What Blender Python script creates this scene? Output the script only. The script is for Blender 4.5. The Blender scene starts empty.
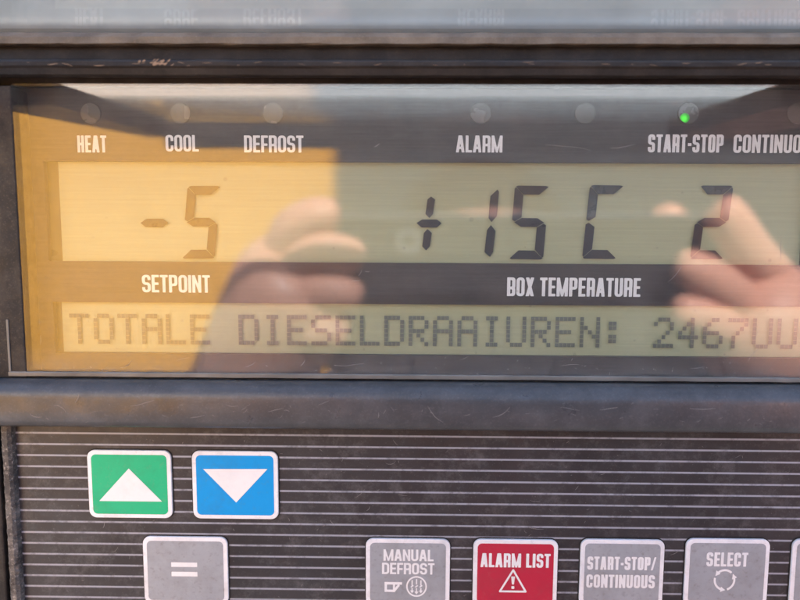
import bpy, bmesh, math, random
import numpy as np
from mathutils import Matrix, Vector
S = bpy.context.scene
COL = S.collection
rad = math.radians
MM = 0.001

# ------------------------------------------------------------------ camera
FOC = 600.0                       # focal length in photograph pixels (800 wide)
DIST = 120.0                      # camera to glass, mm
ROT = (Matrix.Rotation(rad(0.75), 3, 'Z') @ Matrix.Rotation(rad(90 - 5.5), 3, 'X')
       @ Matrix.Rotation(rad(0.3), 3, 'Z'))
CAM = Vector((0, -DIST, 0))
cd = bpy.data.cameras.new("camera")
cam = bpy.data.objects.new("camera", cd)
COL.objects.link(cam)
cam.matrix_world = Matrix.Translation(CAM * MM) @ ROT.to_4x4()
cd.sensor_width = 36
cd.lens = 36 * FOC / 800
cd.clip_start = 0.002
cd.clip_end = 500
cd.dof.use_dof = True
cd.dof.focus_distance = 0.124
cd.dof.aperture_fstop = 6.5
S.camera = cam

# ------------------------------------------------------------------ sky, sun, exposure
SUN_EL, SUN_AZ = 42, 8            # the sun stands behind the unit
w = bpy.data.worlds.new("World")
S.world = w
w.use_nodes = True
nt = w.node_tree
sky = nt.nodes.new("ShaderNodeTexSky")
sky.sky_type = 'NISHITA'
sky.sun_disc = False
sky.dust_density = 4.0
sky.ozone_density = 2.0
sky.sun_elevation = rad(SUN_EL)
sky.sun_rotation = rad(SUN_AZ)
nt.links.new(sky.outputs[0], nt.nodes["Background"].inputs[0])
nt.nodes["Background"].inputs[1].default_value = 0.15
sd = bpy.data.lights.new("sun", 'SUN')
sd.energy = 4.0
sd.angle = rad(0.5)
sd.color = (1, 0.97, 0.94)
so = bpy.data.objects.new("sun", sd)
COL.objects.link(so)
sv = Vector((math.sin(rad(SUN_AZ)) * math.cos(rad(SUN_EL)), math.cos(rad(SUN_AZ)) * math.cos(rad(SUN_EL)), math.sin(rad(SUN_EL))))
so.rotation_euler = sv.to_track_quat('Z', 'Y').to_euler()
S.view_settings.view_transform = 'Standard'
S.view_settings.look = 'None'
S.view_settings.gamma = 1
S.view_settings.exposure = 2.4
S.cycles.transparent_max_bounces = 24
S.cycles.max_bounces = 10
S.cycles.sample_clamp_indirect = 12


# ------------------------------------------------------------------ measuring: photograph pixel -> point on a plane
def at(px, py, Y=0.0):
    d = ROT @ Vector(((px - 400) / FOC, (300 - py) / FOC, -1))
    t = (Y + DIST) / d.y
    return (d.x * t, d.z * t)


def behind(px, py, D):            # the point D mm in front of the glass that shows at this pixel in the glass
    x, z = at(px, py, D)
    return Vector((x, -D, z))


def rect_at(x0, y0, x1, y1, Y):
    cx, cz = at((x0 + x1) / 2, (y0 + y1) / 2, Y)
    wd = at(x1, (y0 + y1) / 2, Y)[0] - at(x0, (y0 + y1) / 2, Y)[0]
    h = at((x0 + x1) / 2, y0, Y)[1] - at((x0 + x1) / 2, y1, Y)[1]
    return cx - wd / 2, cz - h / 2, cx + wd / 2, cz + h / 2


# ------------------------------------------------------------------ materials
class NT:
    def __init__(s, name):
        s.m = bpy.data.materials.new(name)
        s.m.use_nodes = True
        s.t = s.m.node_tree
        s.b = s.t.nodes["Principled BSDF"]
        s.out = s.t.nodes["Material Output"]

    def n(s, typ, **kw):
        nd = s.t.nodes.new(typ)
        for k, v in kw.items():
            setattr(nd, k, v)
        return nd

    def l(s, a, b):
        s.t.links.new(a, b)

    def math(s, op, a, b=None):
        nd = s.n("ShaderNodeMath", operation=op)
        for i, v in enumerate((a, b)):
            if v is None:
                continue
            if isinstance(v, (int, float)):
                nd.inputs[i].default_value = v
            else:
                s.l(v, nd.inputs[i])
        return nd.outputs[0]

    def coord(s, scale=(1, 1, 1)):
        tc = s.n("ShaderNodeTexCoord")
        mp = s.n("ShaderNodeMapping")
        mp.inputs['Scale'].default_value = scale
        s.l(tc.outputs['Object'], mp.inputs[0])
        return mp.outputs[0]

    def noise(s, scale, detail=4, rough=.6, vec=None, off=0):
        nd = s.n("ShaderNodeTexNoise")
        nd.inputs['Scale'].default_value = scale
        nd.inputs['Detail'].default_value = detail
        nd.inputs['Roughness'].default_value = rough
        s.l(vec if vec is not None else s.coord(), nd.inputs['Vector'])
        return nd.outputs['Fac']

    def ramp(s, f, a, b, lo=0.0, hi=1.0):
        nd = s.n("ShaderNodeMapRange")
        s.l(f, nd.inputs[0])
        nd.inputs[1].default_value = a
        nd.inputs[2].default_value = b
        nd.inputs[3].default_value = lo
        nd.inputs[4].default_value = hi
        return nd.outputs[0]

    def mix(s, f, a, b):
        nd = s.n("ShaderNodeMix", data_type='RGBA')
        if isinstance(f, (int, float)):
            nd.inputs[0].default_value = f
        else:
            s.l(f, nd.inputs[0])
        for i, v in ((6, a), (7, b)):
            if isinstance(v, tuple):
                nd.inputs[i].default_value = (*v, 1)
            else:
                s.l(v, nd.inputs[i])
        return nd.outputs[2]


def plastic(name, col, rough=.45, spec=.5, var=.25, dust=.0, dustcol=(.42, .39, .35), bump=.0, fine=2500, streak=False):
    k = NT(name)
    v = k.ramp(k.noise(90, 5), .3, .7)
    base = k.mix(v, tuple(c * (1 - var) for c in col), tuple(min(1, c * (1 + var)) for c in col))
    if streak:
        g = k.ramp(k.noise(1, 4, .7, k.coord((60, 60, 2600))), .35, .75, 0, .35)
        base = k.mix(g, base, tuple(min(1, c * 1.8 + .02) for c in col))
    if dust:
        d1 = k.ramp(k.noise(160, 6, .7), .45, .8)
        d2 = k.ramp(k.noise(fine, 3, .7), .55, .75)
        d = k.math('MULTIPLY', k.math('ADD', k.math('MULTIPLY', d1, .6), k.math('MULTIPLY', d2, .6)), dust)
        base = k.mix(d, base, dustcol)
    k.l(base, k.b.inputs['Base Color'])
    r = k.ramp(k.noise(240, 5), .3, .7, max(.02, rough - .12), min(1, rough + .12))
    k.l(r, k.b.inputs['Roughness'])
    k.b.inputs['Specular IOR Level'].default_value = spec
    if bump:
        bm_ = k.n("ShaderNodeBump")
        bm_.inputs['Strength'].default_value = bump
        bm_.inputs['Distance'].default_value = .0002
        k.l(k.noise(1800, 4), bm_.inputs['Height'])
        k.l(bm_.outputs[0], k.b.inputs['Normal'])
    return k.m


def flat(name, col, rough=.5, spec=.4, wear=0.0, wearcol=(.2, .19, .18)):
    k = NT(name)
    v = k.ramp(k.noise(400, 4), .35, .7, 0, .12)
    base = k.mix(v, col, tuple(c * .75 for c in col))
    if wear:
        d = k.ramp(k.noise(700, 5, .75), .56, .72, 0, wear)
        base = k.mix(d, base, wearcol)
        gr = k.math('MULTIPLY', k.ramp(k.noise(85, 7, .75), .48, .68, 0, 1.3), wear)
        base = k.mix(gr, base, tuple(c * .45 + .03 for c in col))
    k.l(base, k.b.inputs['Base Color'])
    k.l(k.ramp(k.noise(150, 5), .3, .7, max(.05, rough - .15), rough + .15), k.b.inputs['Roughness'])
    k.b.inputs['Specular IOR Level'].default_value = spec
    return k.m


def clear(name, f0, tint, dust_lo, dust_hi, dust_col, rough=.02, wipe=(60, 60, 900), specks=.5, lowdust=None):
    """Clear plastic sheet: see-through, with a mirror coat and a film of dust and fine scratches."""
    k = NT(name)
    tr = k.n("ShaderNodeBsdfTransparent")
    tr.inputs[0].default_value = (*tint, 1)
    gl = k.n("ShaderNodeBsdfGlossy")
    gl.inputs['Roughness'].default_value = rough
    lw = k.n("ShaderNodeLayerWeight")
    lw.inputs[0].default_value = .5
    f = k.math('POWER', lw.outputs['Facing'], 5.0)
    f = k.math('ADD', k.math('MULTIPLY', f, 1 - f0), f0)
    m1 = k.n("ShaderNodeMixShader")
    k.l(f, m1.inputs[0]); k.l(tr.outputs[0], m1.inputs[1]); k.l(gl.outputs[0], m1.inputs[2])
    df = k.n("ShaderNodeBsdfDiffuse")
    df.inputs[0].default_value = (*dust_col, 1)
    tl = k.n("ShaderNodeBsdfTranslucent")
    tl.inputs[0].default_value = (*dust_col, 1)
    ds = k.n("ShaderNodeMixShader")
    ds.inputs[0].default_value = .5
    k.l(df.outputs[0], ds.inputs[1]); k.l(tl.outputs[0], ds.inputs[2])
    a = k.ramp(k.noise(1, 5, .7, k.coord(wipe)), .3, .8)
    b = k.ramp(k.noise(45, 4, .6), .3, .75)
    amt = k.ramp(k.math('ADD', k.math('MULTIPLY', a, .5), k.math('MULTIPLY', b, .5)), 0, 1, dust_lo, dust_hi)
    if specks:
        vo = k.n("ShaderNodeTexVoronoi")
        vo.inputs['Scale'].default_value = 330
        k.l(k.coord(), vo.inputs['Vector'])
        big = k.ramp(k.noise(150, 2), .5, .7, .0, .17)
        sp = k.math('LESS_THAN', vo.outputs['Distance'], big)
        amt = k.math('ADD', amt, k.math('MULTIPLY', sp, .22 * specks))
    if lowdust:
        z0, z1, mx = lowdust          # grime that has settled along the lower rim
        sx = k.n("ShaderNodeSeparateXYZ")
        tc = k.n("ShaderNodeTexCoord")
        k.l(tc.outputs['Object'], sx.inputs[0])
        g = k.ramp(sx.outputs[2], z1, z0, 0, 1)
        g = k.math('MULTIPLY', k.math('POWER', g, 1.5), k.ramp(k.noise(420, 6, .75), .38, .75, .1, 1))
        amt = k.math('ADD', amt, k.math('MULTIPLY', g, mx))
    m2 = k.n("ShaderNodeMixShader")
    k.l(amt, m2.inputs[0]); k.l(m1.outputs[0], m2.inputs[1]); k.l(ds.outputs[0], m2.inputs[2])
    k.l(m2.outputs[0], k.out.inputs[0])
    return k.m


# ------------------------------------------------------------------ mesh helpers (all in millimetres)
def finish(name, bm, mats, parent=None, loc=None, smooth=False, normals=True):
    me = bpy.data.meshes.new(name)
    if normals:
        bmesh.ops.recalc_face_normals(bm, faces=bm.faces)
    bmesh.ops.scale(bm, vec=(MM, MM, MM), verts=bm.verts)
    bm.to_mesh(me)
    bm.free()
    for m in (mats if isinstance(mats, (list, tuple)) else [mats]):
        me.materials.append(m)
    if smooth:
        for p in me.polygons:
            p.use_smooth = True
    o = bpy.data.objects.new(name, me)
    COL.objects.link(o)
    if parent:
        o.parent = parent
    return o


def box(bm, x0, y0, z0, x1, y1, z1, bev=0, seg=2, mi=0):
    vs = [bm.verts.new((x, y, z)) for x in (x0, x1) for y in (y0, y1) for z in (z0, z1)]
    fs = [bm.faces.new([vs[i] for i in q]) for q in ((0, 1, 3, 2), (4, 6, 7, 5), (0, 4, 5, 1), (2, 3, 7, 6), (0, 2, 6, 4), (1, 5, 7, 3))]
    if bev:
        es = list({e for f in fs for e in f.edges})
        r = bmesh.ops.bevel(bm, geom=es, offset=bev, segments=seg, affect='EDGES', profile=.5)
        fs = [f for f in bm.faces if f in set(r['faces'])] + [f for f in fs if f.is_valid]
    for f in fs:
        if f.is_valid:
            f.material_index = mi
    return fs


def prism(bm, prof, x0, x1, n=1, wob=0, mi=0):
    """extrude a (y, z) profile along X, with a slightly uneven skin"""
    rnd = random.Random(5)
    rings = []
    for i in range(n + 1):
        x = x0 + (x1 - x0) * i / n
        rings.append([bm.verts.new((x, y + rnd.uniform(-wob, wob), z + rnd.uniform(-wob, wob))) for y, z in prof])
    k = len(prof)
    for a, b in zip(rings, rings[1:]):
        for i in range(k):
            f = bm.faces.new((a[i], a[(i + 1) % k], b[(i + 1) % k], b[i]))
            f.material_index = mi
    bm.faces.new(rings[0]).material_index = mi
    bm.faces.new(rings[-1][::-1]).material_index = mi


def rrect(x0, z0, x1, z1, r, n=7):
    pts = []
    for cx, cz, a0 in ((x1 - r, z1 - r, 0), (x0 + r, z1 - r, 90), (x0 + r, z0 + r, 180), (x1 - r, z0 + r, 270)):
        for i in range(n + 1):
            a = rad(a0 + 90 * i / n)
            pts.append((cx + r * math.cos(a), cz + r * math.sin(a)))
    return pts


def slab(bm, pts, yf, yb, chamfer=0, mi=0):
    """outline in (x, z), front at yf, back at yb, with a small rounded front edge"""
    cx = sum(p[0] for p in pts) / len(pts)
    cz = sum(p[1] for p in pts) / len(pts)

    def shr(d):
        out = []
        for x, z in pts:
            vx, vz = x - cx, z - cz
            L = math.hypot(vx, vz)
            out.append((x - vx / L * d, z - vz / L * d))
        return out
    lv = [(yb, pts)]
    if chamfer:
        lv += [(yf + chamfer, pts), (yf + chamfer * .3, shr(chamfer * .3)), (yf, shr(chamfer))]
    else:
        lv += [(yf, pts)]
    rings = [[bm.verts.new((x, y, z)) for x, z in ps] for y, ps in lv]
    k = len(pts)
    for a, b in zip(rings, rings[1:]):
        for i in range(k):
            bm.faces.new((a[i], a[(i + 1) % k], b[(i + 1) % k], b[i])).material_index = mi
    bm.faces.new(rings[-1]).material_index = mi
    bm.faces.new(rings[0][::-1]).material_index = mi


def ribbon(bm, pts, wd, Y, mi=0):
    """a hair-thin mark on a face: centre line pts in (x, z)"""
    n = len(pts)
    vs = []
    for i, (x, z) in enumerate(pts):
        a, b = pts[max(0, i - 1)], pts[min(n - 1, i + 1)]
        L = math.hypot(b[0] - a[0], b[1] - a[1]) or 1
        nx, nz = -(b[1] - a[1]) / L, (b[0] - a[0]) / L
        ww = wd * (.25 + .75 * math.sin(math.pi * (i + .5) / n)) / 2
        vs.append((bm.verts.new((x + nx * ww, Y, z + nz * ww)), bm.verts.new((x - nx * ww, Y, z - nz * ww))))
    for a, b in zip(vs, vs[1:]):
        bm.faces.new((a[0], a[1], b[1], b[0])).material_index = mi


def scratch(bm, rnd, x, z, L, ang, curl, wd, Y, mi):
    pts, a = [], ang
    for i in range(9):
        pts.append((x, z))
        x += L / 8 * math.cos(a)
        z += L / 8 * math.sin(a)
        a += curl / 8 + rnd.uniform(-.12, .12)
    ribbon(bm, pts, wd, Y, mi)


# ------------------------------------------------------------------ printed lettering: fields contoured into clean flat faces
def R_(x0, z0, x1, z1):
    return lambda X, Z: np.maximum(np.maximum(x0 - X, X - x1), np.maximum(z0 - Z, Z - z1))


def RR(x0, z0, x1, z1, r):
    r = min(r, (x1 - x0) / 2, (z1 - z0) / 2)

    def f(X, Z):
        qx = np.abs(X - (x0 + x1) / 2) - (x1 - x0) / 2 + r
        qz = np.abs(Z - (z0 + z1) / 2) - (z1 - z0) / 2 + r
        return np.hypot(np.maximum(qx, 0), np.maximum(qz, 0)) + np.minimum(np.maximum(qx, qz), 0) - r
    return f


def U_(*fs):
    def f(X, Z):
        r = fs[0](X, Z)
        for g in fs[1:]:
            r = np.minimum(r, g(X, Z))
        return r
    return f


def I_(*fs):
    def f(X, Z):
        r = fs[0](X, Z)
        for g in fs[1:]:
            r = np.maximum(r, g(X, Z))
        return r
    return f


def D_(a, b):
    return lambda X, Z: np.maximum(a(X, Z), -b(X, Z))


def LEAN(xa, xb, s):              # slanting stem, xa at the foot, xb at the top
    return lambda X, Z: np.maximum(np.abs(X - (xa + (xb - xa) * Z)) - s / 2, np.maximum(-Z, Z - 1))


def STROKE(ax, az, bx, bz, s):
    L2 = (bx - ax) ** 2 + (bz - az) ** 2

    def f(X, Z):
        t = np.clip(((X - ax) * (bx - ax) + (Z - az) * (bz - az)) / L2, 0, 1)
        return np.hypot(X - ax - t * (bx - ax), Z - az - t * (bz - az)) - s / 2
    return f


def POLY(pts):                    # convex, counter-clockwise
    def f(X, Z):
        r = None
        for (ax, az), (bx, bz) in zip(pts, pts[1:] + pts[:1]):
            L = math.hypot(bx - ax, bz - az)
            d = ((X - ax) * (bz - az) - (Z - az) * (bx - ax)) / L
            r = d if r is None else np.maximum(r, d)
        return r
    return f


def RING(cx, cz, r, s):
    return lambda X, Z: np.abs(np.hypot(X - cx, Z - cz) - r) - s / 2


def glyph(ch, w, s, b):
    """one heavy condensed capital, 1 high; returns (field, width)"""
    Rr, r = .42 * w, max(.03, .42 * w - s * .8)
    if ch == 'I':
        return R_(0, 0, s, 1), s
    if ch == ' ':
        return None, .45 * w
    if ch == '-':
        return R_(0, .36, .5 * w, .36 + b * 1.15), .5 * w
    if ch == '/':
        return LEAN(.1 * w, .65 * w, s * .75), .75 * w
    if ch == 'E':
        return U_(R_(0, 0, s, 1), R_(0, 0, .86 * w, b), R_(0, .5 - b / 2, .8 * w, .5 + b / 2), R_(0, 1 - b, .86 * w, 1)), .86 * w
    if ch == 'F':
        return U_(R_(0, 0, s, 1), R_(0, .46 - b / 2, .78 * w, .46 + b / 2), R_(0, 1 - b, .84 * w, 1)), .82 * w
    if ch == 'L':
        return U_(R_(0, 0, s, 1), R_(0, 0, .82 * w, b)), .8 * w
    if ch == 'T':
        return U_(R_(.45 * w - s / 2, 0, .45 * w + s / 2, 1), R_(0, 1 - b, .9 * w, 1)), .9 * w
    if ch == 'H':
        return U_(R_(0, 0, s, 1), R_(w - s, 0, w, 1), R_(0, .5 - b / 2, w, .5 + b / 2)), w
    if ch == 'O':
        return D_(RR(0, 0, w, 1, Rr), RR(s, b, w - s, 1 - b, r)), w
    if ch == 'C':
        return D_(D_(RR(0, 0, w, 1, Rr), RR(s, b, w - s, 1 - b, r)), R_(w - s - .02, .37, w + .1, .63)), w
    if ch == 'U':
        return D_(I_(RR(0, 0, w, 1.7, Rr), R_(-1, -1, 2, 1)), RR(s, b, w - s, 1.9, r)), w
    if ch == 'D':
        return D_(I_(RR(-w, 0, w, 1, Rr), R_(0, -1, 2, 2)), I_(RR(-w, b, w - s, 1 - b, r), R_(s, -1, 2, 2))), w
    if ch in 'PRB':
        m = .44
        bowl = D_(I_(RR(-w, m - b / 2, w, 1, Rr * .8), R_(0, -1, 2, 2)), I_(RR(-w, m + b / 2, w - s, 1 - b, r), R_(s, -1, 2, 2)))
        g = U_(R_(0, 0, s, 1), bowl)
        if ch == 'R':
            g = U_(g, I_(RR(-w, -1, w, m + b * .3, Rr * .45), R_(w - s, 0, w, 1)))
        if ch == 'B':
            g = U_(g, D_(I_(RR(-w, 0, w, m + b / 2, Rr * .8), R_(0, -1, 2, 2)), I_(RR(-w, b, w - s, m - b / 2, r), R_(s, -1, 2, 2))))
        return g, w
    if ch == 'S':
        up = D_(D_(RR(0, .5 - b / 2, w, 1, Rr), RR(s, .5 + b / 2, w - s, 1 - b, r)), R_(w - s - .02, .5, w + .1, .70))
        up = D_(up, R_(w - Rr * .7, .3, w + .1, .5))
        lo = D_(D_(RR(0, 0, w, .5 + b / 2, Rr), RR(s, b, w - s, .5 - b / 2, r)), R_(-.1, .30, s + .02, .5))
        lo = D_(lo, R_(-.1, .5, Rr * .7, .7))
        return U_(up, lo), w
    if ch == 'A':
        W = w * 1.08
        return U_(LEAN(s / 2, W / 2 - s * .16, s), LEAN(W - s / 2, W / 2 + s * .16, s), R_(W * .22, .2, W * .78, .2 + b)), W
    if ch == 'M':
        W = w * 1.38
        return U_(R_(0, 0, s, 1), R_(W - s, 0, W, 1), LEAN(W / 2, s * .55, s * .72), LEAN(W / 2, W - s * .55, s * .72)), W
    if ch == 'N':
        W = w * 1.04
        return U_(R_(0, 0, s, 1), R_(W - s, 0, W, 1), LEAN(W - s * .55, s * .55, s * .72)), W
    if ch == 'X':
        return U_(LEAN(s / 2, w - s / 2, s * 1.05), LEAN(w - s / 2, s / 2, s * 1.05)), w
    raise ValueError(ch)


def contour(bm, field, x0, z0, x1, z1, res, place):
    """fill the inside of a field with flat faces; place maps (x, z) to a vertex position"""
    nx, nz = int((x1 - x0) / res) + 2, int((z1 - z0) / res) + 2
    xs, zs = x0 + np.arange(nx) * res, z0 + np.arange(nz) * res
    X, Z = np.meshgrid(xs, zs, indexing='ij')
    F = field(X, Z)
    ver = {}

    def corner(i, j):
        if (i, j) not in ver:
            ver[(i, j)] = bm.verts.new(place(xs[i], zs[j]))
        return ver[(i, j)]

    def cross(i, j, k, l):
        key = (i, j, k, l) if (i, j) < (k, l) else (k, l, i, j)
        if key not in ver:
            a, b = F[i, j], F[k, l]
            t = min(.98, max(.02, a / (a - b)))
            ver[key] = bm.verts.new(place(xs[i] + (xs[k] - xs[i]) * t, zs[j] + (zs[l] - zs[j]) * t))
        return ver[key]
    for i in range(nx - 1):
        for j in range(nz - 1):
            c = ((i, j), (i + 1, j), (i + 1, j + 1), (i, j + 1))
            ins = [F[p] < 0 for p in c]
            if not any(ins):
                continue
            vs = []
            for q in range(4):
                p, n = c[q], c[(q + 1) % 4]
                if ins[q]:
                    vs.append(corner(*p))
                if ins[q] != ins[(q + 1) % 4]:
                    vs.append(cross(*p, *n))
            if len(vs) > 2:
                bm.faces.new(vs)


def lettering(name, text, px0, px1, pyt, pyb, Y, mat, parent, asp=.42, stem=.172, bar=.14, gap=.06):
    """text fitted between two pixel columns and rows of the photograph, on the face at depth Y"""
    x0, z0, x1, z1 = rect_at(px0, pyt, px1, pyb, Y)
    H = z1 - z0

    def width(a):
        return sum(glyph(c, a, stem, bar)[1] + gap for c in text) - gap
    lo, hi = .2, 1.2
    for _ in range(30):
        m = (lo + hi) / 2
        if width(m) * H < (x1 - x0):
            lo = m
        else:
            hi = m
    bm = bmesh.new()
    x = 0
    for c in text:
        f, wd = glyph(c, lo, stem, bar)
        if f:
            contour(bm, f, -.02, -.02, wd + .02, 1.02, 1 / 30, lambda a, b, x=x: (x0 + (x + a) * H, Y, z0 + b * H))
        x += wd + gap
    return finish(name, bm, mat, parent, normals=False)


def symbol(name, field, px0, pyt, px1, pyb, Y, mat, parent, n=60):
    """a mark drawn in pixel units inside a box of the photograph (x right, z down from the top left)"""
    x0, z0, x1, z1 = rect_at(px0, pyt, px1, pyb, Y)
    W, H = px1 - px0, pyb - pyt
    bm = bmesh.new()
    contour(bm, lambda X, Z: field(X, H - Z), 0, 0, W, H, max(W, H) / n,
            lambda a, b: (x0 + a / W * (x1 - x0), Y, z0 + b / H * (z1 - z0)))
    return finish(name, bm, mat, parent, normals=False)


def thing(name, label, cat, loc=(0, 0, 0)):
    o = bpy.data.objects.new(name, None)
    COL.objects.link(o)
    o.empty_display_size = .05
    o.location = loc
    o['label'] = label
    o['category'] = cat
    return o


def part_label(o, s):
    o['label'] = s
    return o


# ------------------------------------------------------------------ material set
M_face = plastic("display_face_black", (.040, .039, .043), .5, .3, .1, .08, (.35, .33, .32), streak=True)
M_frame = plastic("frame_black", (.020, .020, .022), .55, .2, .25, .22, (.30, .26, .21), bump=.3)
M_ledge = plastic("ledge_grey", (.046, .049, .055), .38, .5, .2, .22, (.33, .32, .33), bump=.3)
M_head = plastic("header_brown_black", (.018, .015, .014), .6, .15, .3, .14, (.22, .18, .14), bump=.3)
M_trim = plastic("worn_trim", (.06, .058, .058), .6, .3, .4, 1.3, (.40, .38, .36), bump=.6, fine=1600)
M_seal = plastic("window_seal", (.16, .16, .15), .5, .4, .25, .5, (.14, .12, .10))
M_groove = plastic("groove_black", (.02, .02, .02), .6, .3, .2)
M_white = flat("printed_white", (.79, .82, .85), .5, .3, .12, (.5, .5, .5))
M_border = flat("button_border_white", (.80, .83, .88), .45, .4, .35, (.38, .37, .36))
M_green = flat("button_green", (.018, .46, .225), .45, .25, .3, (.2, .3, .2))
M_blue = flat("button_blue", (.002, .31, .76), .45, .25, .25, (.1, .2, .3))
M_red = flat("button_red", (.46, .020, .055), .45, .3, .28, (.3, .1, .1))
M_grey = plastic("button_grey", (.32, .35, .39), .45, .3, .08, .75, (.17, .165, .15), fine=900)
M_seg = flat("lcd_segment_dark", (.018, .022, .034), .35, .5)
M_dot = flat("lcd_dot_grey", (.145, .168, .145), .4, .4)
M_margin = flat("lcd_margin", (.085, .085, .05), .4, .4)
M_lamp = flat("lamp_lens_grey", (.095, .095, .097), .25, .6)
M_scr = flat("scratch_pale", (.23, .225, .225), .7, .2)
M_tan = plastic("weathered_rail", (.10, .078, .056), .55, .3, .5, .55, (.26, .21, .16), bump=.4)
M_case = plastic("casing_paint", (.105, .122, .130), .5, .3, .12, .25, (.24, .23, .21))
M_lidp = plastic("lid_frame_plastic", (.030, .029, .030), .5, .4, .2, .15)
k = NT("lcd_glass_green")
vv = k.ramp(k.noise(1, 4, .7, k.coord((50, 50, 3200))), .3, .7)
k.l(k.mix(vv, (.35, .385, .25), (.40, .435, .28)), k.b.inputs['Base Color'])
k.b.inputs['Roughness'].default_value = .45
M_lcd = k.m
k = NT("lamp_lit_green")
k.b.inputs['Base Color'].default_value = (.05, .5, .05, 1)
k.b.inputs['Emission Color'].default_value = (.09, 1, .05, 1)
tc = k.n("ShaderNodeTexCoord")
vm = k.n("ShaderNodeVectorMath", operation='DISTANCE')
k.l(tc.outputs['Object'], vm.inputs[0])
lx, lz = at(683.5, 118.8, 5.0)
vm.inputs[1].default_value = (lx * MM, .00474, lz * MM)
k.l(k.ramp(vm.outputs['Value'], .0001, .0009, .26, .0), k.b.inputs['Emission Strength'])
M_lit = k.m

# stripes printed on the keypad film
Yk = 1.6
za = at(400, 436.2, Yk)[1]
zb = at(400, 436.2 + 11.02 * 14, Yk)[1]
pitch = (za - zb) / 14
k = NT("keypad_striped_film")
tc = k.n("ShaderNodeTexCoord")
sx = k.n("ShaderNodeSeparateXYZ")
k.l(tc.outputs['Object'], sx.inputs[0])
ph = k.math('DIVIDE', k.math('SUBTRACT', za * MM + pitch * MM * 40, sx.outputs[2]), pitch * MM)
fr = k.math('ABSOLUTE', k.math('SUBTRACT', k.math('FRACT', k.math('ADD', ph, .5)), .5))
line = k.ramp(fr, .055, .10, 1, 0)
line = k.math('MULTIPLY', line, k.ramp(k.noise(330, 6, .75), .28, .5, .25, 1))
v = k.ramp(k.noise(70, 5, .65), .3, .7)
base = k.mix(v, (.022, .022, .026), (.040, .040, .046))
d = k.ramp(k.noise(210, 8, .8), .5, .80, 0, .26)
base = k.mix(d, base, (.31, .31, .32))
d2 = k.ramp(k.noise(2600, 3, .7), .62, .8, 0, .25)
base = k.mix(d2, base, (.36, .35, .36))
base = k.mix(line, base, (.31, .335, .40))
k.l(base, k.b.inputs['Base Color'])
k.l(k.ramp(k.noise(200, 5), .3, .7, .28, .5), k.b.inputs['Roughness'])
k.b.inputs['Specular IOR Level'].default_value = .35
bn = k.n("ShaderNodeBump")
bn.inputs['Strength'].default_value = .15
bn.inputs['Distance'].default_value = .0002
k.l(k.noise(900, 5), bn.inputs['Height'])
k.l(bn.outputs[0], k.b.inputs['Normal'])
M_key = k.m

# ==================================================================== THE SETTING
k = NT("yard_asphalt")
k.l(k.mix(k.noise(40, 8), (.035, .035, .037), (.075, .073, .07)), k.b.inputs['Base Color'])
k.b.inputs['Roughness'].default_value = .9
bm = bmesh.new()
GZ = -1550
q = [bm.verts.new(p) for p in ((-2e5, -2e5, GZ), (2e5, -2e5, GZ), (2e5, 2e5, GZ), (-2e5, 2e5, GZ))]
bm.faces.new(q)
g = finish("ground", bm, k.m)
g['kind'] = 'structure'

# ==================================================================== THE CONTROL UNIT
unit = thing("control_unit", "weathered grey control unit with clear display window, two LCD lines and striped button keypad", "control panel")
XL, XR = -112.0, 116.0
Yf = 5.0                           # printed face, behind the window
zt = lambda py, Y=0.0: at(400, py, Y)[1]
xx = lambda px, py, Y=0.0: at(px, py, Y)[0]

# casing behind everything
bm = bmesh.new()
box(bm, -150, 9, -110, 154, 90, zt(46, 2) + 13, 4, 3)
finish("casing", bm, M_case, unit)
bm = bmesh.new()                   # pale front sheet above the header, seen through the raised lid
box(bm, -149, 2.6, zt(34, 2.6), 153, 8.5, zt(46, 2) + 11, 1, 2)
finish("casing_panel", bm, M_case, unit)
bm = bmesh.new()                   # weathered strip along the foot of the casing
prism(bm, [(8.4, zt(45.2, 1)), (.6, zt(45, .6)), (.2, zt(43.5, .2)), (.3, zt(37, .3)), (.9, zt(33, .9)), (2.5, zt(32.5, 2.5)), (8.4, zt(32.5, 2.5))], XL - 20, XR + 20, 80, .09)
finish("casing_strip", bm, M_tan, unit)

# header above the window: dark recess, thin lip, shadow gap
bm = bmesh.new()
prism(bm, [(8.5, zt(46, 2)), (2.0, zt(46, 2)), (1.2, zt(59, 1)), (-2.4, zt(60.5, -2.4)), (-2.9, zt(61.6, -3)), (-3.0, zt(66, -3)), (-2.6, zt(68, -3)),
           (-2.4, zt(75, -2.4)), (-1.6, zt(77, -2)), (3.2, zt(78, 3)), (3.4, zt(87, 3.4)), (8.5, zt(87, 3.4))], XL, XR, 60, .05)
rnd = random.Random(3)
for i in range(26):                # flaked rust-coloured scuff on the header
    px = rnd.gauss(156, 9)
    x, z = at(px, rnd.uniform(60.8, 66), -3.05)
    scratch(bm, rnd, x, z, rnd.uniform(.3, 1.0), rnd.uniform(-.3, .5), .6, rnd.uniform(.12, .34), -3.04 - .001 * i, 1)
for i in range(26):
    x, z = at(rnd.uniform(5, 795), rnd.uniform(61.8, 66), -3.05)
    scratch(bm, rnd, x, z, rnd.uniform(.3, 2.2), rnd.uniform(-.06, .06), .02, rnd.uniform(.05, .16), -3.1 - .001 * i, 1)
finish("header", bm, [M_head, flat("rust_scuff", (.24, .17, .12), .8, .2, .5, (.1, .07, .05))], unit)

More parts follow.
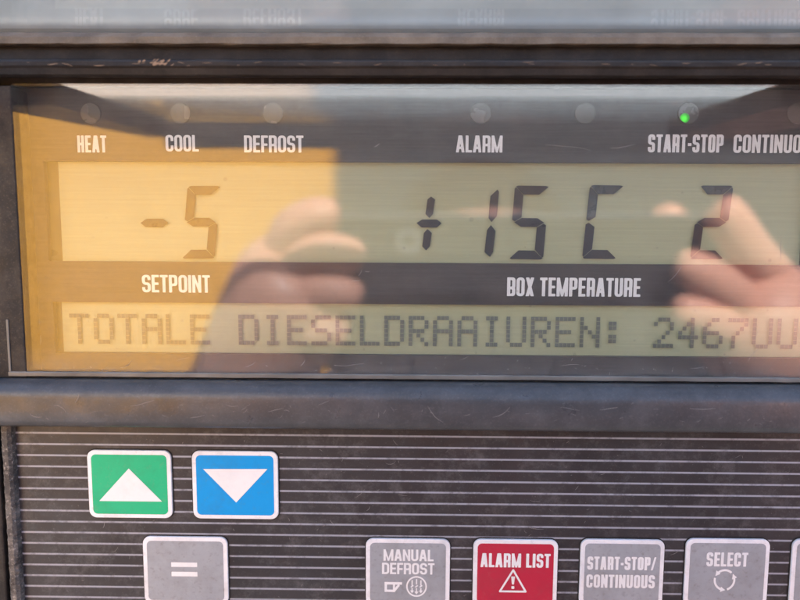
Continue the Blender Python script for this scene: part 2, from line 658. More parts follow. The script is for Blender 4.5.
# printed display face with two openings
fx0, fz0 = at(19, 235, Yf)[0], zt(377, Yf) - 1
fx1, fz1 = 112.0, zt(80, Yf)
a = rect_at(43, 162.5, 803, 263.5, Yf)
b = rect_at(51, 304.5, 815, 355.5, Yf)
bm = bmesh.new()
for x0, z0, x1, z1 in ((fx0, a[3], fx1, fz1), (fx0, a[1], a[0], a[3]), (a[2], a[1], fx1, a[3]), (fx0, b[3], fx1, a[1]),
                       (fx0, b[1], b[0], b[3]), (b[2], b[1], fx1, b[3]), (fx0, fz0, fx1, b[1])):
    q = [bm.verts.new(p) for p in ((x0, Yf, z0), (x1, Yf, z0), (x1, Yf, z1), (x0, Yf, z1))]
    bm.faces.new(q)
for x0, z0, x1, z1 in (a, b):      # reveal of each opening
    p = [(x0, z0), (x1, z0), (x1, z1), (x0, z1)]
    for (ax, az), (bx, bz) in zip(p, p[1:] + p[:1]):
        bm.faces.new([bm.verts.new(v) for v in ((ax, Yf, az), (bx, Yf, bz), (bx, Yf + 1.2, bz), (ax, Yf + 1.2, az))])
face = finish("display_face", bm, M_face, unit, normals=False)
for txt, x0, x1, y0, y1 in (("HEAT", 77.3, 106.5, 135.5, 152.5), ("COOL", 165.5, 198.5, 135, 151.5), ("DEFROST", 244, 303.5, 135.5, 152.5),
                            ("ALARM", 456, 502.5, 135.5, 152.5), ("START-STOP", 648, 723.5, 134.5, 152.5), ("CONTINUOUS", 733.5, 820, 134.8, 153),
                            ("SETPOINT", 142, 210, 275, 292.5), ("BOX TEMPERATURE", 507, 640.5, 277.8, 296.5)):
    lettering("lettering", txt, x0, x1, y0, y1, Yf - .06, M_white, face)

# recess walls between the window and the printed face
bm = bmesh.new()
xw = xx(1, 235, 0)
xf = xx(18.5, 235, -.25)
box(bm, -140, -.25, zt(381), xf, 8.4, zt(88, 0) + .3, .25, 2)           # left stile of the window
prism(bm, [(0.8, zt(377.5)), (0.8, zt(382)), (8.4, zt(382)), (8.4, fz0), (Yf - .05, fz0 + .2)], xw + .01, XR)
box(bm, xw + .02, Yf + .3, fz0, fx0, 8.3, fz1)
finish("window_recess", bm, M_frame, unit)

# liquid crystal displays
def lcd(r, xin, Y, margin_px):
    bm = bmesh.new()
    x0, z0, x1, z1 = r
    z0, z1, x0, x1 = z0 - .4, z1 + .4, x0 - .4, x1 + .4
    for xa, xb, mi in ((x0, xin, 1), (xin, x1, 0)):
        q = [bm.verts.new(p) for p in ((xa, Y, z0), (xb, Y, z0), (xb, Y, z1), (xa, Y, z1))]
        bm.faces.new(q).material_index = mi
    return finish("lcd_screen", bm, [M_lcd, M_margin], unit, normals=False)

Yl = Yf + 1.2
up = lcd(a, at(60.5, 212, Yl)[0], Yl, 0)
lo = lcd(b, at(63, 330, Yl)[0], Yl, 0)
Yd = Yl - .40

def digit(name, ptl, ptr, pbl, pbr, segs, parent, sc=1.0):
    """seven-segment figure between four pixel corners (outer corners of the leaning box)"""
    bm = bmesh.new()
    P = lambda u, v: (lambda t, s: (t[0] + (s[0] - t[0]) * u, t[1] + (s[1] - t[1]) * u))(
        (ptl[0] + (pbl[0] - ptl[0]) * v, ptl[1] + (pbl[1] - ptl[1]) * v), (ptr[0] + (pbr[0] - ptr[0]) * v, ptr[1] + (pbr[1] - ptr[1]) * v))
    tu, tv = .265, .12            # stroke thickness across and down
    g_, gu = .005, .012
    polys = {
        'a': [(gu + .02, g_ * 0 + .012), (.1, 0), (.9, 0), (.98, .012), (1 - tu - gu, tv), (tu + gu - .02, tv)],
        'd': [(.02, 1 - .012), (tu + gu - .02, 1 - tv), (1 - tu - gu, 1 - tv), (1 - gu, 1 - .012), (.92, 1), (.06, 1)],
        'g': [(.06, .5), (tu, .5 - tv / 2), (1 - tu, .5 - tv / 2), (.94, .5), (1 - tu, .5 + tv / 2), (tu, .5 + tv / 2)],
        'f': [(0, .04), (.035, .022), (tu, tv + g_ * 2), (tu, .5 - tv / 2 - g_ * 1.5), (.08, .488), (0, .465)],
        'e': [(.08, .512), (tu, .5 + tv / 2 + g_ * 1.5), (tu, 1 - tv - g_ * 2), (.035, .978), (0, .96), (0, .535)],
        'b': [(1, .04), (.965, .022), (1 - tu, tv + g_ * 2), (1 - tu, .5 - tv / 2 - g_ * 1.5), (.92, .488), (1, .465)],
        'c': [(.92, .512), (1 - tu, .5 + tv / 2 + g_ * 1.5), (1 - tu, 1 - tv - g_ * 2), (.965, .978), (1, .96), (1, .535)],
        'm': [(0, .5), (.2, .5 - .058), (.8, .5 - .058), (1, .5), (.8, .5 + .058), (.2, .5 + .058)],
    }
    for s in segs:
        vs = []
        for u, v in polys[s]:
            x, z = at(*P(u, v), Yd)
            vs.append(bm.verts.new((x, Yd, z)))
        bm.faces.new(vs)
    return finish(name, bm, M_seg, parent)

digit("digit", (187.5, 186), (221, 186), (182, 258.5), (214.5, 258.5), 'afgcd', up)
digit("minus_sign", (143, 187), (171, 187), (138, 259), (166, 259), 'm', up)
digit("digit", (484, 188), (500.5, 188), (469, 258.5), (485.5, 258.5), '', up) if False else None
digit("digit", (515, 185.5), (549.5, 186), (509, 259), (543, 259.5), 'afgcd', up)
digit("letter", (590, 185), (624, 185.5), (582, 258.5), (616, 259), 'afed', up)
digit("digit", (700, 185.5), (733.5, 185.7), (690, 259), (723, 259.3), 'abged', up)

def seg_poly(name, polys, parent):
    bm = bmesh.new()
    for pts in polys:
        vs = []
        for px, py in pts:
            x, z = at(px, py, Yd)
            vs.append(bm.verts.new((x, Yd, z)))
        bm.faces.new(vs)
    return finish(name, bm, M_seg, parent)

seg_poly("digit", [[(497.5, 189.5), (499, 192), (497, 216), (491.5, 222), (488.5, 218), (490.5, 196)],
                   [(491, 225), (495.5, 231), (493, 252), (490, 257), (484.5, 252), (487, 230)]], up)
seg_poly("plus_sign", [[(431, 196.5), (435, 199.5), (433, 214), (429.5, 218), (425.5, 214), (427.5, 199.5)],
                       [(416.5, 223), (422, 219.5), (437, 219.5), (441.5, 223.2), (437, 227.5), (421.5, 227.5)],
                       [(427.5, 229), (431.8, 233), (430, 246), (426.2, 250.5), (422.2, 246.5), (423.8, 233)]], up)

DOTS = {'T': "11111 00100 00100 00100 00100 00100 00100", 'O': "01110 10001 10001 10001 10001 10001 01110", 'A': "01110 10001 10001 11111 10001 10001 10001",
        'L': "10000 10000 10000 10000 10000 10000 11111", 'E': "11111 10000 10000 11110 10000 10000 11111", 'D': "11110 10001 10001 10001 10001 10001 11110",
        'I': "01110 00100 00100 00100 00100 00100 01110", 'S': "01111 10000 10000 01110 00001 00001 11110", 'R': "11110 10001 10001 11110 10100 10010 10001",
        'U': "10001 10001 10001 10001 10001 10001 01110", 'N': "10001 10001 11001 10101 10011 10001 10001", ':': "00000 01100 01100 00000 01100 01100 00000",
        '2': "01110 10001 00001 00010 00100 01000 11111", '4': "00010 00110 01010 10010 11111 00010 00010", '6': "00110 01000 10000 11110 10001 10001 01110",
        '7': "11111 00001 00010 00100 01000 01000 01000"}
x0, z0, x1, z1 = rect_at(66.5, 316, 66.5 + 24.42 * 31, 346.5, Yd)
cw, dh = (x1 - x0) / 31, (z1 - z0) / 7
dw = cw * .82 / 5
for i, c in enumerate("TOTALE DIESELDRAAIUREN: 2467UU" if False else "TOTALE DIESELDRAAIUREN: 2467UU"):
    if c == ' ':
        continue
    bm = bmesh.new()
    for r, row in enumerate(DOTS[c].split()):
        for q, on in enumerate(row):
            if on == '1':
                X0, Z1 = x0 + i * cw + q * dw, z1 - r * dh
                bm.faces.new([bm.verts.new(p) for p in ((X0 + .03, Yd, Z1 - dh + .04), (X0 + dw - .03, Yd, Z1 - dh + .04),
                                                        (X0 + dw - .03, Yd, Z1 - .04), (X0 + .03, Yd, Z1 - .04))])
    finish("letter", bm, M_dot, lo, normals=False)

# indicator lamps in the printed face
for px, lit in ((91, 0), (180.5, 0), (273, 0), (480.5, 0), (585, 0), (688, 1), (797, 0)):
    cx, cz = at(px, 113.5, Yf)
    bm = bmesh.new()
    r = 2.1
    pts = [(cx + r * math.cos(t * math.tau / 40), cz + r * math.sin(t * math.tau / 40)) for t in range(40)]
    slab(bm, pts, Yf - .22, Yf - .02, .1)
    o = finish("indicator_lamp", bm, M_lamp, unit)
    if lit:
        bm = bmesh.new()
        ex, ez = at(684.3, 118.2, Yf)
        f = I_(lambda X, Z: np.hypot(X - cx, Z - cz) - 1.95, lambda X, Z: np.hypot(X - ex, (Z - ez)) - .95)
        contour(bm, f, cx - 2.2, cz - 2.2, cx + 2.2, cz + 2.2, .09, lambda x, z: (x, Yf - .26, z))
        e = finish("lit_element", bm, M_lit, o, normals=False)
        part_label(o, "round grey lens with a green light glowing in its lower left")

# clear window
M_glass = clear("window_acrylic", .072, (.97, .97, .96), .012, .045, (.62, .61, .62), .012, lowdust=(zt(377) * MM, zt(345) * MM, .30))
bm = bmesh.new()
gx0 = xf + .03
box(bm, gx0, 0, zt(376.5), XR - 1, 1.0, zt(84))
rnd = random.Random(11)
for px, py, L, an, cu in ((358, 276, 1.5, .6, .9), (365, 271, 1.0, -.5, .8), (352, 281, 1.6, .1, .3), (374, 147, 1.3, .35, .1), (334, 365, 6.2, -.15, .25), (748, 362, 3.4, 1.2, -.6),
                          (755, 340, 2.4, 1.4, -.3), (610, 148, 5, .03, .1), (545, 145, 9, -.02, .1), (668, 282, 4, .7, .2), (176, 361, 3, .4, -.8), (300, 366, 1.8, .5, .9),
                          (780, 262, 5.5, 1.5, .3), (588, 300, 2.5, 1.3, .1), (460, 360, 2.2, .2, .5), (120, 368, 3, .1, .6), (560, 366, 4, .15, -.4), (245, 367, 2.5, .2, .5), (690, 368, 3, -.1, .3), (40, 345, 2, 1.2, .5)):
    x, z = at(px, py, -.03)
    scratch(bm, rnd, x, z, L, an, cu, rnd.uniform(.05, .10), -.03 - .002 * rnd.random(), 1)
for i in range(60):
    x, z = at(rnd.uniform(26, 795), 375 - abs(rnd.gauss(0, 7)), -.03)
    scratch(bm, rnd, x, z, rnd.uniform(.1, .6), rnd.uniform(-1.5, 1.5), rnd.uniform(-1, 1), rnd.uniform(.03, .09), -.03 - .0005 * i, 1)
glass = finish("window_pane", bm, [M_glass, M_scr], unit)

# pale seal along the lower and left rim of the window
bm = bmesh.new()
prism(bm, [(-.55, zt(379, -.5)), (-.55, zt(375.6, -.5)), (-.35, zt(374.6, -.3)), (-.06, zt(374.4)), (-.06, zt(379, 0))], xw + .2, XR, 90, .035)
prism_l = bm
box(bm, xw + .25, -.48, zt(374.2), xw + .75, -.28, zt(322), .12, 2)
finish("window_seal", bm, M_seal, unit)

# rounded ledge below the window
prof = [(9, zt(381.5, 0))]
prof += [(-.6, zt(381.6, -.6))]
zt0, zb0 = zt(382, -3), zt(431.5, -5)
r = 3.6
for i in range(9):
    t = rad(90 * i / 8)
    prof.append((-1.6 - r * math.sin(t), zt0 - .3 - r * (1 - math.cos(t))))
prof += [(-5.35, zt0 - 5.6), (-5.35, zb0 + 1.7), (-5.0, zb0 + .7), (-4.2, zb0 + .1), (-3.2, zb0 - .1), (9, zb0 - .1)]
bm = bmesh.new()
prism(bm, prof, XL, XR, 80, .025)
rnd = random.Random(21)
for px, py, L, an, cu in ((225, 403, 2.6, -.4, .6), (268, 412, 3.2, .3, .2), (318, 392, 2.4, .4, .1), (428, 396, 4.5, -1.1, .9), (510, 402, 4, -2.2, -.9), (66, 413, 3, 1.9, 1.6), (30, 414, 2.5, -.7, 1.2), (75, 403, 2, 1, .5),
                          (130, 406, 5, .05, .1), (600, 410, 3.5, .1, .3), (690, 405, 5, -.1, .1), (747, 421, .8, .5, .4), (378, 418, 1.2, 1.3, .5), (560, 395, 4, 0, .1), (190, 418, 3, .2, .3)):
    x, z = at(px, py, -5.4)
    z = min(z, zt0 - 4.2)
    scratch(bm, rnd, x, z, L, an, cu, rnd.uniform(.07, .13), -5.40 - .002 * rnd.random(), 1)
for i in range(45):
    x, z = at(rnd.uniform(0, 798), rnd.uniform(404, 424), -5.4)
    scratch(bm, rnd, x, z, rnd.uniform(.1, 1.3), rnd.gauss(0, .5), rnd.uniform(-1, 1), rnd.uniform(.03, .09), -5.41 - .0005 * i, 1)
ledge = finish("ledge", bm, [M_ledge, M_scr], unit, smooth=False)
for p in ledge.data.polygons:
    p.use_smooth = p.material_index == 0 and len(p.vertices) == 4

# striped keypad
bm = bmesh.new()
box(bm, xx(17.5, 510, Yk), Yk, -96, XR, 8.5, zb0 + .6)
rnd = random.Random(8)
for px, py, L, an, cu in ((393, 440, 1.6, -.9, .4), (386, 463, 2.4, -.6, 2.2), (398, 494, 2, -.3, .5), (366, 511, 1.4, .5, 1), (307, 538, 1.8, .3, .4), (355, 498, 3, .6, .4), (530, 500, 2.2, -.5, .9),
                          (528, 527, 3.4, -.3, .7), (600, 475, 1, .4, .3), (735, 458, 1.4, .5, .3), (650, 547, 2.4, -.5, 1.8), (670, 555, 2, .3, .8), (455, 548, 2, -.3, 1.4), (545, 545, 1.5, -.4, .7),
                          (112, 552, 2, .2, .7), (103, 528, 1.4, 1, .4), (330, 520, 1.5, -1, .4), (575, 490, 1.2, .8, .3)):
    x, z = at(px, py, Yk)
    scratch(bm, rnd, x, z, L, an, cu, rnd.uniform(.05, .10), Yk - .03 - .002 * rnd.random(), 1)
for i in range(150):
    x, z = at(rnd.uniform(20, 798), rnd.uniform(436, 605), Yk)
    scratch(bm, rnd, x, z, rnd.uniform(.08, .9), rnd.uniform(-3, 3), rnd.uniform(-1.5, 1.5), rnd.uniform(.03, .07), Yk - .03 - .0004 * i, 1)
keypad = finish("keypad", bm, [M_key, M_scr], unit, normals=True)

# worn left trim and groove
bm = bmesh.new()
rnd = random.Random(2)
xa, xb = xx(5, 510, 0), xx(14.5, 510, 0)
n = 150
rows = []
for i in range(n + 1):
    z = zb0 - .3 - (96 + zb0) * i / n
    j = lambda: rnd.uniform(-.10, .10)
    rows.append([bm.verts.new((x + j(), y + j() * .6, z)) for x, y in ((xa - .2, 3), (xa, .2), (xa + .5, -.3), (xb - .5, -.3), (xb, .3), (xb + .2, 3))])
for p, q in zip(rows, rows[1:]):
    for i in range(5):
        bm.faces.new((p[i], p[i + 1], q[i + 1], q[i]))
finish("edge_trim", bm, M_trim, unit)
bm = bmesh.new()
box(bm, -140, 3.0, -96, xx(17.4, 510, Yk), 8.4, zb0 - .2)
box(bm, -140, .3, -96, xa - .9, 2.9, zb0 - .25, .4, 2)
finish("side_frame", bm, M_frame, unit)

# buttons
def button(x0, y0, x1, y1, mat, label, w_px=4.2):
    Yb = Yk - .55
    r = rect_at(x0, y0, x1, y1, Yb)
    k_ = (r[2] - r[0]) / (x1 - x0)
    bm = bmesh.new()
    dark = rrect(r[0] - .22, r[1] - .22, r[2] + .22, r[3] + .22, 8.5 * k_)
    slab(bm, dark, Yk - .12, Yk + .5, 0)
    o = finish("button", bm, M_groove, unit)
    part_label(o, label)
    bm = bmesh.new()
    slab(bm, rrect(*r, 7.5 * k_), Yb, Yk - .14, .16)
    b_ = finish("border", bm, M_border, o)
    m = w_px * k_
    bm = bmesh.new()
    slab(bm, rrect(r[0] + m, r[1] + m, r[2] - m, r[3] - m, 4.5 * k_), Yb - .05, Yb + .05, 0)
    finish("button_face", bm, mat, o)
    return o, Yb - .10

B = {}
B['up'] = button(88, 450.8, 171.5, 518.2, M_green, "green button with a white upward triangle")
B['down'] = button(192.3, 451.6, 278, 519.2, M_blue, "blue button with a white downward triangle")
B['eq'] = button(143.5, 537.3, 227.8, 604.5, M_grey, "grey button marked with an equals sign")
B['man'] = button(365.8, 539.3, 449.8, 606.5, M_grey, "grey button reading MANUAL DEFROST")
B['al'] = button(473, 540, 557.4, 607, M_red, "red button reading ALARM LIST")
B['ss'] = button(580, 540, 663.6, 607, M_grey, "grey button reading START-STOP/CONTINUOUS")
B['sel'] = button(685, 539.4, 768.5, 606.5, M_grey, "grey button reading SELECT")
button(791, 540, 874, 607, M_grey, "grey button cut off by the right edge of the view")
def tri(o, pts):
    x0, x1 = min(p[0] for p in pts), max(p[0] for p in pts)
    y0, y1 = min(p[1] for p in pts), max(p[1] for p in pts)
    bm = bmesh.new()
    vs = []
    for p in pts:
        x, z = at(*p, o[1])
        vs.append(bm.verts.new((x, o[1], z)))
    bm.faces.new(vs)
    finish("triangle_symbol", bm, M_white, o[0])

tri(B['up'], [(99.3, 501), (162, 501.6), (128.7, 468.5)])
tri(B['down'], [(203, 469), (267.5, 469), (236.2, 502.5)])
f = U_(R_(0, 0, 26, 4.6), R_(0, 9.4, 26, 14))
symbol("equals_sign", f, 171.3, 562.4, 197.6, 576.6, B['eq'][1], M_white, B['eq'][0])
hel = dict(stem=.19, bar=.16, gap=.07)
lettering("lettering", "MANUAL", 383.5, 433.5, 549.5, 561, B['man'][1], M_white, B['man'][0], **hel)
lettering("lettering", "DEFROST", 382, 434.5, 563, 574.3, B['man'][1], M_white, B['man'][0], **hel)
hand_ = U_(D_(R_(0.5, 2, 11, 12), R_(3, 4.6, 9, 9.6)), R_(8, 2, 18, 4.6), STROKE(14.5, 5.5, 10, 11, 2.3))
symbol("hand_symbol", hand_, 384, 580, 403, 594, B['man'][1], M_white, B['man'][0])
heat = U_(RING(11, 11, 9.6, 1.5), *[U_(STROKE(x, 4 + d, x, 8.5 + d, 1.2), STROKE(x - .9, 11.5, x + .9, 10.2, 1.2), STROKE(x, 13, x, 17.5 - d, 1.2), POLY([(x - 2, 16.2 - d), (x + 2, 16.2 - d), (x, 19 - d)]))
                                    for x, d in ((6.6, 1.2), (11, 0), (15.4, 1.2))])
symbol("defrost_symbol", heat, 405.5, 575.5, 427.5, 597.5, B['man'][1], M_white, B['man'][0], 80)
lettering("lettering", "ALARM LIST", 480.5, 550.5, 553.5, 567.5, B['al'][1], M_white, B['al'][0], **hel)
warn = U_(*[STROKE(*p, *q, 1.9) for p, q in (((14.5, 1.6), (27.4, 23)), ((27.4, 23), (1.6, 23)), ((1.6, 23), (14.5, 1.6)))], POLY([(12.6, 8), (13.5, 16), (15.5, 16), (16.4, 8)][::-1]), RR(13, 17.6, 16, 20.4, .6))
symbol("warning_symbol", warn, 498.5, 568.5, 527.5, 593, B['al'][1], M_white, B['al'][0], 80)
lettering("lettering", "START-STOP/", 587.3, 655.8, 556.8, 570, B['ss'][1], M_white, B['ss'][0], **hel)
lettering("lettering", "CONTINUOUS", 586.3, 654.8, 574.8, 588, B['ss'][1], M_white, B['ss'][0], **hel)
lettering("lettering", "SELECT", 706.5, 748, 552.5, 566.5, B['sel'][1], M_white, B['sel'][0], **hel)
def cyc(X, Z):
    X, Z = X - 12.5, Z - 12.5
    rr, an = np.hypot(X, Z), np.degrees(np.arctan2(Z, X))
    body = np.abs(rr - 9.8) - 1.05
    gapd = np.full_like(X, 9.0)
    for c in (-35, 85, 205):
        da = np.abs((an - c + 180) % 360 - 180)
        gapd = np.minimum(gapd, (da - 13) * .17)
    body = np.maximum(body, -gapd)
    for c in (-22, 98, 218):
        cx, cz = 9.8 * math.cos(rad(c)), 9.8 * math.sin(rad(c))
        tx, tz = math.sin(rad(c)), -math.cos(rad(c))
        nx, nz = math.cos(rad(c)), math.sin(rad(c))
        P_ = lambda s, t: (cx + tx * s + nx * t, cz + tz * s + nz * t)
        p = [P_(-2.2, -2.7), P_(-2.2, 2.7), P_(2.8, 0)]
        ar = sum((p[i][0] * p[(i + 1) % 3][1] - p[(i + 1) % 3][0] * p[i][1]) for i in range(3))
        body = np.minimum(body, POLY(p if ar > 0 else p[::-1])(X, Z))
    return body
symbol("cycle_symbol", cyc, 712, 567.5, 737, 592.5, B['sel'][1], M_white, B['sel'][0], 80)

# the clear lid, raised over the window: level sheet reaching out towards the viewer, side flanges, front lip
zl = lambda d: 32.0 + d * .05
bm = bmesh.new()
x0l, x1l = -72.5, 76.0
def lidbox(bm, xa, xb, d0, d1, lo0, hi0, lo1, hi1, xa1=None, xb1=None):
    xa1, xb1 = (xa if xa1 is None else xa1), (xb if xb1 is None else xb1)
    vs = [bm.verts.new(p) for p in ((xa, -d0, zl(d0) + lo0), (xb, -d0, zl(d0) + lo0), (xb, -d0, zl(d0) + hi0), (xa, -d0, zl(d0) + hi0),
                                    (xa1, -d1, zl(d1) + lo1), (xb1, -d1, zl(d1) + lo1), (xb1, -d1, zl(d1) + hi1), (xa1, -d1, zl(d1) + hi1))]
    for q in ((0, 1, 2, 3), (4, 7, 6, 5), (0, 4, 5, 1), (3, 2, 6, 7), (0, 3, 7, 4), (1, 5, 6, 2)):
        bm.faces.new([vs[i] for i in q])
lidbox(bm, -93, -76, 11, 62, -3.6, 1.2, -4.2, 1.4, -78, x0l)
lidbox(bm, 78.5, 106, 11, 62, -3.6, 1.2, -4.2, 1.4, x1l, x1l + 20)
lidbox(bm, x0l + .02, x1l - .02, 60, 62, -7.4, .2, -7.4, .2)
lid = finish("raised_lid", bm, M_lidp, unit)
M_lid = clear("lid_clear_plastic", .045, (.90, .94, .96), .025, .08, (.55, .56, .56), .03, wipe=(40, 300, 40), specks=.0)
bm = bmesh.new()
lidbox(bm, x0l - 2.4, x1l + 1.4, 24.6, 59.9, 0, .9, 0, .9, x0l + .05, x1l - .05)
finish("clear_sheet", bm, M_lid, lid)

# ==================================================================== WHAT THE WINDOW MIRRORS: phone, person, amber building, added backdrop and reflector
V = lambda p: Vector(p)
ph = thing("mobile_phone", "dark mobile phone held sideways, its back mirrored in the display window", "phone")
ph.matrix_world = Matrix.Translation(CAM * MM) @ ROT.to_4x4()
# local axes: x right, y up, z towards the person
def pslab(x0, y0, x1, y1, zf, zb, rr_, ch, mi=0):
    bm = bmesh.new()
    slab(bm, rrect(x0, y0, x1, y1, rr_), zf, zb, ch)
    for v in bm.verts:
        v.co = Vector((v.co.x, v.co.z, v.co.y))
    return bm
M_ph = plastic("phone_back", (.03, .03, .035), .35, .5, .1)
M_rim = plastic("phone_rim", (.20, .205, .215), .35, .5, .1)
finish("phone_back", pslab(-34, -62, 128, 10, 1.6, 6.5, 8, .6), M_ph, ph)
bm = pslab(-34.6, -62.6, 128.6, 10.6, 6.6, 8.0, 8.5, .4)
finish("phone_rim", bm, M_rim, ph)
k = NT("phone_screen")
k.b.inputs['Base Color'].default_value = (.01, .01, .012, 1)
k.b.inputs['Roughness'].default_value = .1
finish("screen", pslab(-33, -61, 127, 9, 8.1, 8.7, 7, .2), k.m, ph)
bm = bmesh.new()                   # lens ring round the camera
n = 40
for ra, rb, za_, zb_ in ((3.2, 4.6, .4, .4), (4.6, 4.9, .4, 1.7), (3.2, 3.0, .4, 1.5)):
    A = [bm.verts.new((ra * math.cos(i * math.tau / n), ra * math.sin(i * math.tau / n), za_)) for i in range(n)]
    Bv = [bm.verts.new((rb * math.cos(i * math.tau / n), rb * math.sin(i * math.tau / n), zb_)) for i in range(n)]
    for i in range(n):
        bm.faces.new((A[i], A[(i + 1) % n], Bv[(i + 1) % n], Bv[i]))
finish("lens_ring", bm, M_rim, ph)


def skin(name, comps, mat, parent, sub=2):
    """one continuous body from chains of joints: comps = list of (points_mm, radii_mm, edges)"""
    me = bpy.data.meshes.new(name)
    vs, es, rs, roots = [], [], [], []
    for pts, radii, edges in comps:
        o0 = len(vs)
        roots.append(o0)
        vs += [tuple(Vector(p) * MM) for p in pts]
        rs += [r * MM for r in radii]
        es += [(a + o0, b + o0) for a, b in edges]
    me.from_pydata(vs, es, [])
    o = bpy.data.objects.new(name, me)
    COL.objects.link(o)
    o.modifiers.new("skin", 'SKIN').use_smooth_shade = True
    sl = me.skin_vertices[0].data if me.skin_vertices else None
    if sl is None:
        bpy.context.view_layer.objects.active = o
        bpy.ops.mesh.customdata_skin_add()
        sl = me.skin_vertices[0].data
    for i, r in enumerate(rs):
        sl[i].radius = (r, r)
        sl[i].use_root = i in roots
    m = o.modifiers.new("sub", 'SUBSURF')
    m.levels = m.render_levels = sub
    dg = bpy.context.evaluated_depsgraph_get()
    me2 = bpy.data.meshes.new_from_object(o.evaluated_get(dg))
    o.modifiers.clear()
    o.data = me2
    me2.name = name
    me2.materials.clear()
    me2.materials.append(mat)
    for p in me2.polygons:
        p.use_smooth = True
    o.parent = parent
    return o


def chain(*pr):
    pts = [V(p) for p, _ in pr]
    return pts, [r for _, r in pr], [(i, i + 1) for i in range(len(pts) - 1)]


M_skin = flat("skin", (.60, .29, .20), .5, .4)
M_shirt = flat("shirt_cloth", (.07, .038, .042), .9, .1)
M_hair = flat("hair", (.03, .022, .017), .7, .2)
M_jean = flat("trouser_cloth", (.03, .035, .05), .9, .1)
M_shoe = flat("shoe_leather", (.02, .02, .02), .6, .3)
per = thing("person", "photographer in a dark red shirt holding a phone, mirrored in the display window", "person", (.06, -.47, GZ * MM))
bp = behind
comps = []
# torso, neck, head
TX, TY = 70, -470
comps.append(chain(((TX, TY, -620), 130), ((TX, TY, -450), 135), ((TX, TY, -300), 140), ((TX, TY + 5, -200), 85), ((TX, TY + 15, -150), 50), ((TX, TY + 30, -105), 62), ((TX, TY + 45, -35), 82), ((TX, TY + 40, 35), 70)))
comps.append(chain(((TX - 60, TY, -640), 85), ((TX - 85, TY + 10, -1050), 62), ((TX - 90, TY, -1470), 42), ((TX - 92, TY + 90, -1515), 34)))
comps.append(chain(((TX + 60, TY, -640), 85), ((TX + 85, TY + 10, -1050), 62), ((TX + 90, TY, -1470), 42), ((TX + 92, TY + 90, -1515), 34)))
# left of view hand
def hand(wrist, palm, fingers, thumb, shoulder, elbow):
    comps.append(chain((shoulder, 62), (tuple((V(shoulder) + V(elbow)) / 2), 52), (elbow, 44), (tuple((V(elbow) * .4 + V(wrist) * .6)), 36), (wrist, 27), (palm, 31), (tuple(V(palm) + (V(palm) - V(wrist)) * .35), 27)))
    for f in fingers:
        comps.append(chain(*f))
    comps.append(chain(*thumb))
Lp = bp(292, 300, 128)
hand(tuple(bp(232, 405, 165)), tuple(Lp),
     [((bp(280, 262, 122), 9.5), (bp(292, 226, 112), 9), (bp(318, 212, 109), 8.2), (bp(343, 217, 110), 6.6)),
      ((bp(285, 280, 118), 9.5), (bp(315, 250, 108), 9), (bp(345, 252, 108), 8.2), (bp(366, 262, 110), 6.6)),
      ((bp(285, 308, 118), 9.3), (bp(318, 290, 108), 8.8), (bp(345, 292, 108), 8), (bp(364, 300, 110), 6.4)),
      ((bp(282, 338, 120), 8.4), (bp(310, 330, 110), 7.8), (bp(334, 332, 109), 7), (bp(350, 338, 110), 5.8))],
     ((bp(262, 290, 140), 11), (bp(300, 265, 150), 10), (bp(345, 270, 147), 8)),
     (-150, -470, -255), (-215, -290, -300))
Rp = bp(760, 330, 128)
hand(tuple(bp(840, 430, 165)), tuple(Rp),
     [((bp(785, 292, 122), 9.6), (bp(750, 252, 113), 9.2), (bp(725, 214, 110), 8.8), (bp(713, 205, 111), 7.8)),
      ((bp(745, 310, 152), 9.6), (bp(705, 270, 153), 9.2), (bp(672, 226, 149), 8.8), (bp(660, 207, 145), 8.2)),
      ((bp(756, 318, 118), 9.6), (bp(722, 286, 109), 9.2), (bp(692, 268, 108), 8.6), (bp(672, 264, 110), 7)),
      ((bp(758, 350, 119), 9.0), (bp(722, 324, 109), 8.6), (bp(692, 312, 108), 8), (bp(668, 310, 110), 6.6))],
     ((bp(800, 300, 140), 11), (bp(755, 275, 150), 10), (bp(705, 285, 147), 8)),
     (290, -470, -255), (350, -290, -300))
skin("body", comps, M_skin, None)
body = bpy.data.objects["body"]
inv = Matrix.Translation(-per.location)
def under(o):
    o.parent = per
    o.matrix_parent_inverse = inv
under(body)
def cloth(name, cs, mat):
    under(skin(name, cs, mat, None))
cloth("shirt", [chain(((TX, TY, -650), 172), ((TX, TY, -450), 176), ((TX, TY, -300), 178), ((TX, TY + 5, -190), 112), ((TX, TY + 8, -165), 80)),
                chain(((-120, -470, -245), 76), ((-185, -380, -278), 64), ((-212, -300, -300), 58)),
                chain(((260, -470, -245), 76), ((320, -380, -278), 64), ((347, -300, -300), 58))], M_shirt)
cloth("hair", [chain(((TX, TY + 5, -40), 76), ((TX, TY + 8, 30), 84), ((TX, TY + 38, 52), 70))], M_hair)
cloth("trousers", [chain(((TX, TY, -600), 138), ((TX, TY, -700), 140)), chain(((TX - 62, TY, -660), 96), ((TX - 86, TY + 10, -1050), 76), ((TX - 91, TY, -1440), 62)),
                   chain(((TX + 62, TY, -660), 96), ((TX + 86, TY + 10, -1050), 76), ((TX + 91, TY, -1440), 62))], M_jean)
for s in (-1, 1):
    cloth("shoe", [chain(((TX + s * 91, TY - 15, -1500), 46), ((TX + s * 93, TY + 60, -1508), 42), ((TX + s * 95, TY + 150, -1514), 35))], M_shoe)

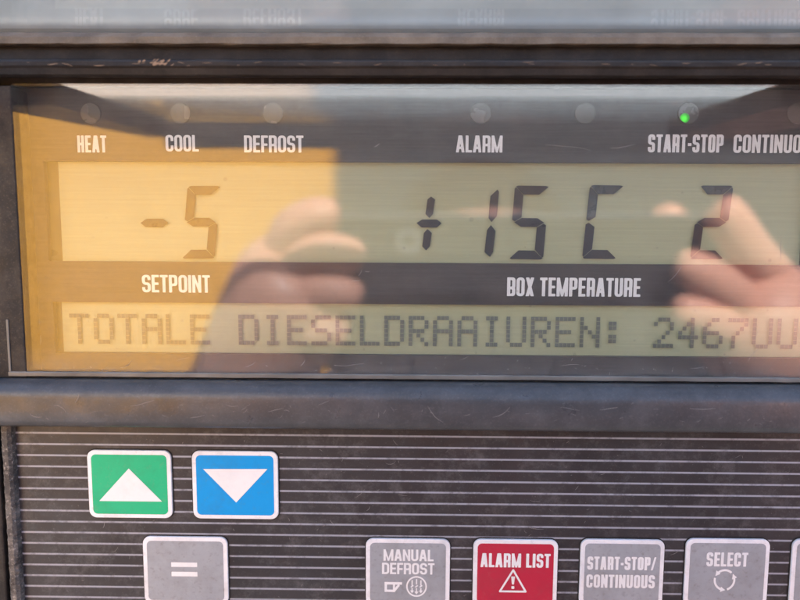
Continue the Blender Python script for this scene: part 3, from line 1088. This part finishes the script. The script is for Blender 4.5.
# amber building behind the person, then blocks added to shape the reflection
M_amb = NT("amber_sheet_cladding")
k = M_amb
k.l(k.mix(k.noise(3, 4), (.50, .235, .015), (.60, .295, .026)), k.b.inputs['Base Color'])
k.b.inputs['Roughness'].default_value = .7
M_pale = flat("pale_render", (.62, .58, .54), .8, .2)
M_baffle = flat("grey_baffle", (.30, .31, .33), .8, .2)
M_dark = flat("dark_backdrop_sheet", (.045, .05, .055), .8, .2)
D = 1500
xr = behind(329, 200, D).x
zt_ = behind(329, 121, D).z
bld = thing("amber_building", "sunlit amber clad building with an added grey plinth, mirrored in the left of the window", "building")
bld.matrix_world = Matrix.Translation(Vector((xr * MM, -D * MM, GZ * MM))) @ Matrix.Rotation(rad(-16), 4, 'Z')
bm = bmesh.new()                   # local: x to the right corner, y out of the facade, z from the ground
slab(bm, rrect(-1150, 1120, 0, zt_ - GZ, 40), 80, 0, 6)
for v in bm.verts:
    v.co.y = v.co.y
finish("amber_cladding", bm, M_amb.m, bld)
bm = bmesh.new()
box(bm, -1200, -125, 0, -36, -4, zt_ - GZ + 600, 10)
finish("wall", bm, M_pale, bld)
bm = bmesh.new()
box(bm, -1205, .5, 0, -2, 60, 1110, 6)  # added in place of low amber cladding, cuts its warm bounce
finish("baffle", bm, M_baffle, bld)
sh = thing("dark_backdrop", "low dark shed standing right of the amber building, mirrored in the window", "backdrop", (1.2, -3.5, GZ * MM))  # added dark block, keeps bright sky out of the mirrored middle
inv3 = Matrix.Translation(-sh.location)
D2 = 2600
z2 = behind(500, 128, D2).z
bm = bmesh.new()
box(bm, behind(330, 200, D2).x - 100, -D2 - 2500, GZ, 6000, -D2, z2, 10)
o = finish("wall", bm, M_dark, sh); o.matrix_parent_inverse = inv3
bm = bmesh.new()
xs_ = behind(330, 200, D2).x - 160
prism(bm, [(-D2 + 90, z2 + 2), (-D2 - 1250, z2 + 60), (-D2 - 2590, z2 + 2), (-D2 - 2590, z2 + 40), (-D2 - 1250, z2 + 110), (-D2 + 90, z2 + 40)][::-1], xs_, 6060)
o = finish("sloped_cap", bm, M_dark, sh); o.matrix_parent_inverse = inv3

D3 = 7000
wh = thing("reflector", "long pale grey warehouse added behind the dark shed, mirrored along the top of the window", "building", (2.0, -9, GZ * MM))  # added pale block, brightens the strip mirrored through the lid
inv4 = Matrix.Translation(-wh.location)
M_wh = flat("pale_reflector_sheet", (.42, .47, .51), .8, .2)
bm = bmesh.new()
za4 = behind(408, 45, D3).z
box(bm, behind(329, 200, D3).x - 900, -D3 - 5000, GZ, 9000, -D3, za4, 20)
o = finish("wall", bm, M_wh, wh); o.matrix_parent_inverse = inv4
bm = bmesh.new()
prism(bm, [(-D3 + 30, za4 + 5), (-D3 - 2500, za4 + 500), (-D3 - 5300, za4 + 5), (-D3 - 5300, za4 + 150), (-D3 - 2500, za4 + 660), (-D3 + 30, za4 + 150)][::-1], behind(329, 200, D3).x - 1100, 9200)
o = finish("sloped_cap", bm, M_wh, wh); o.matrix_parent_inverse = inv4
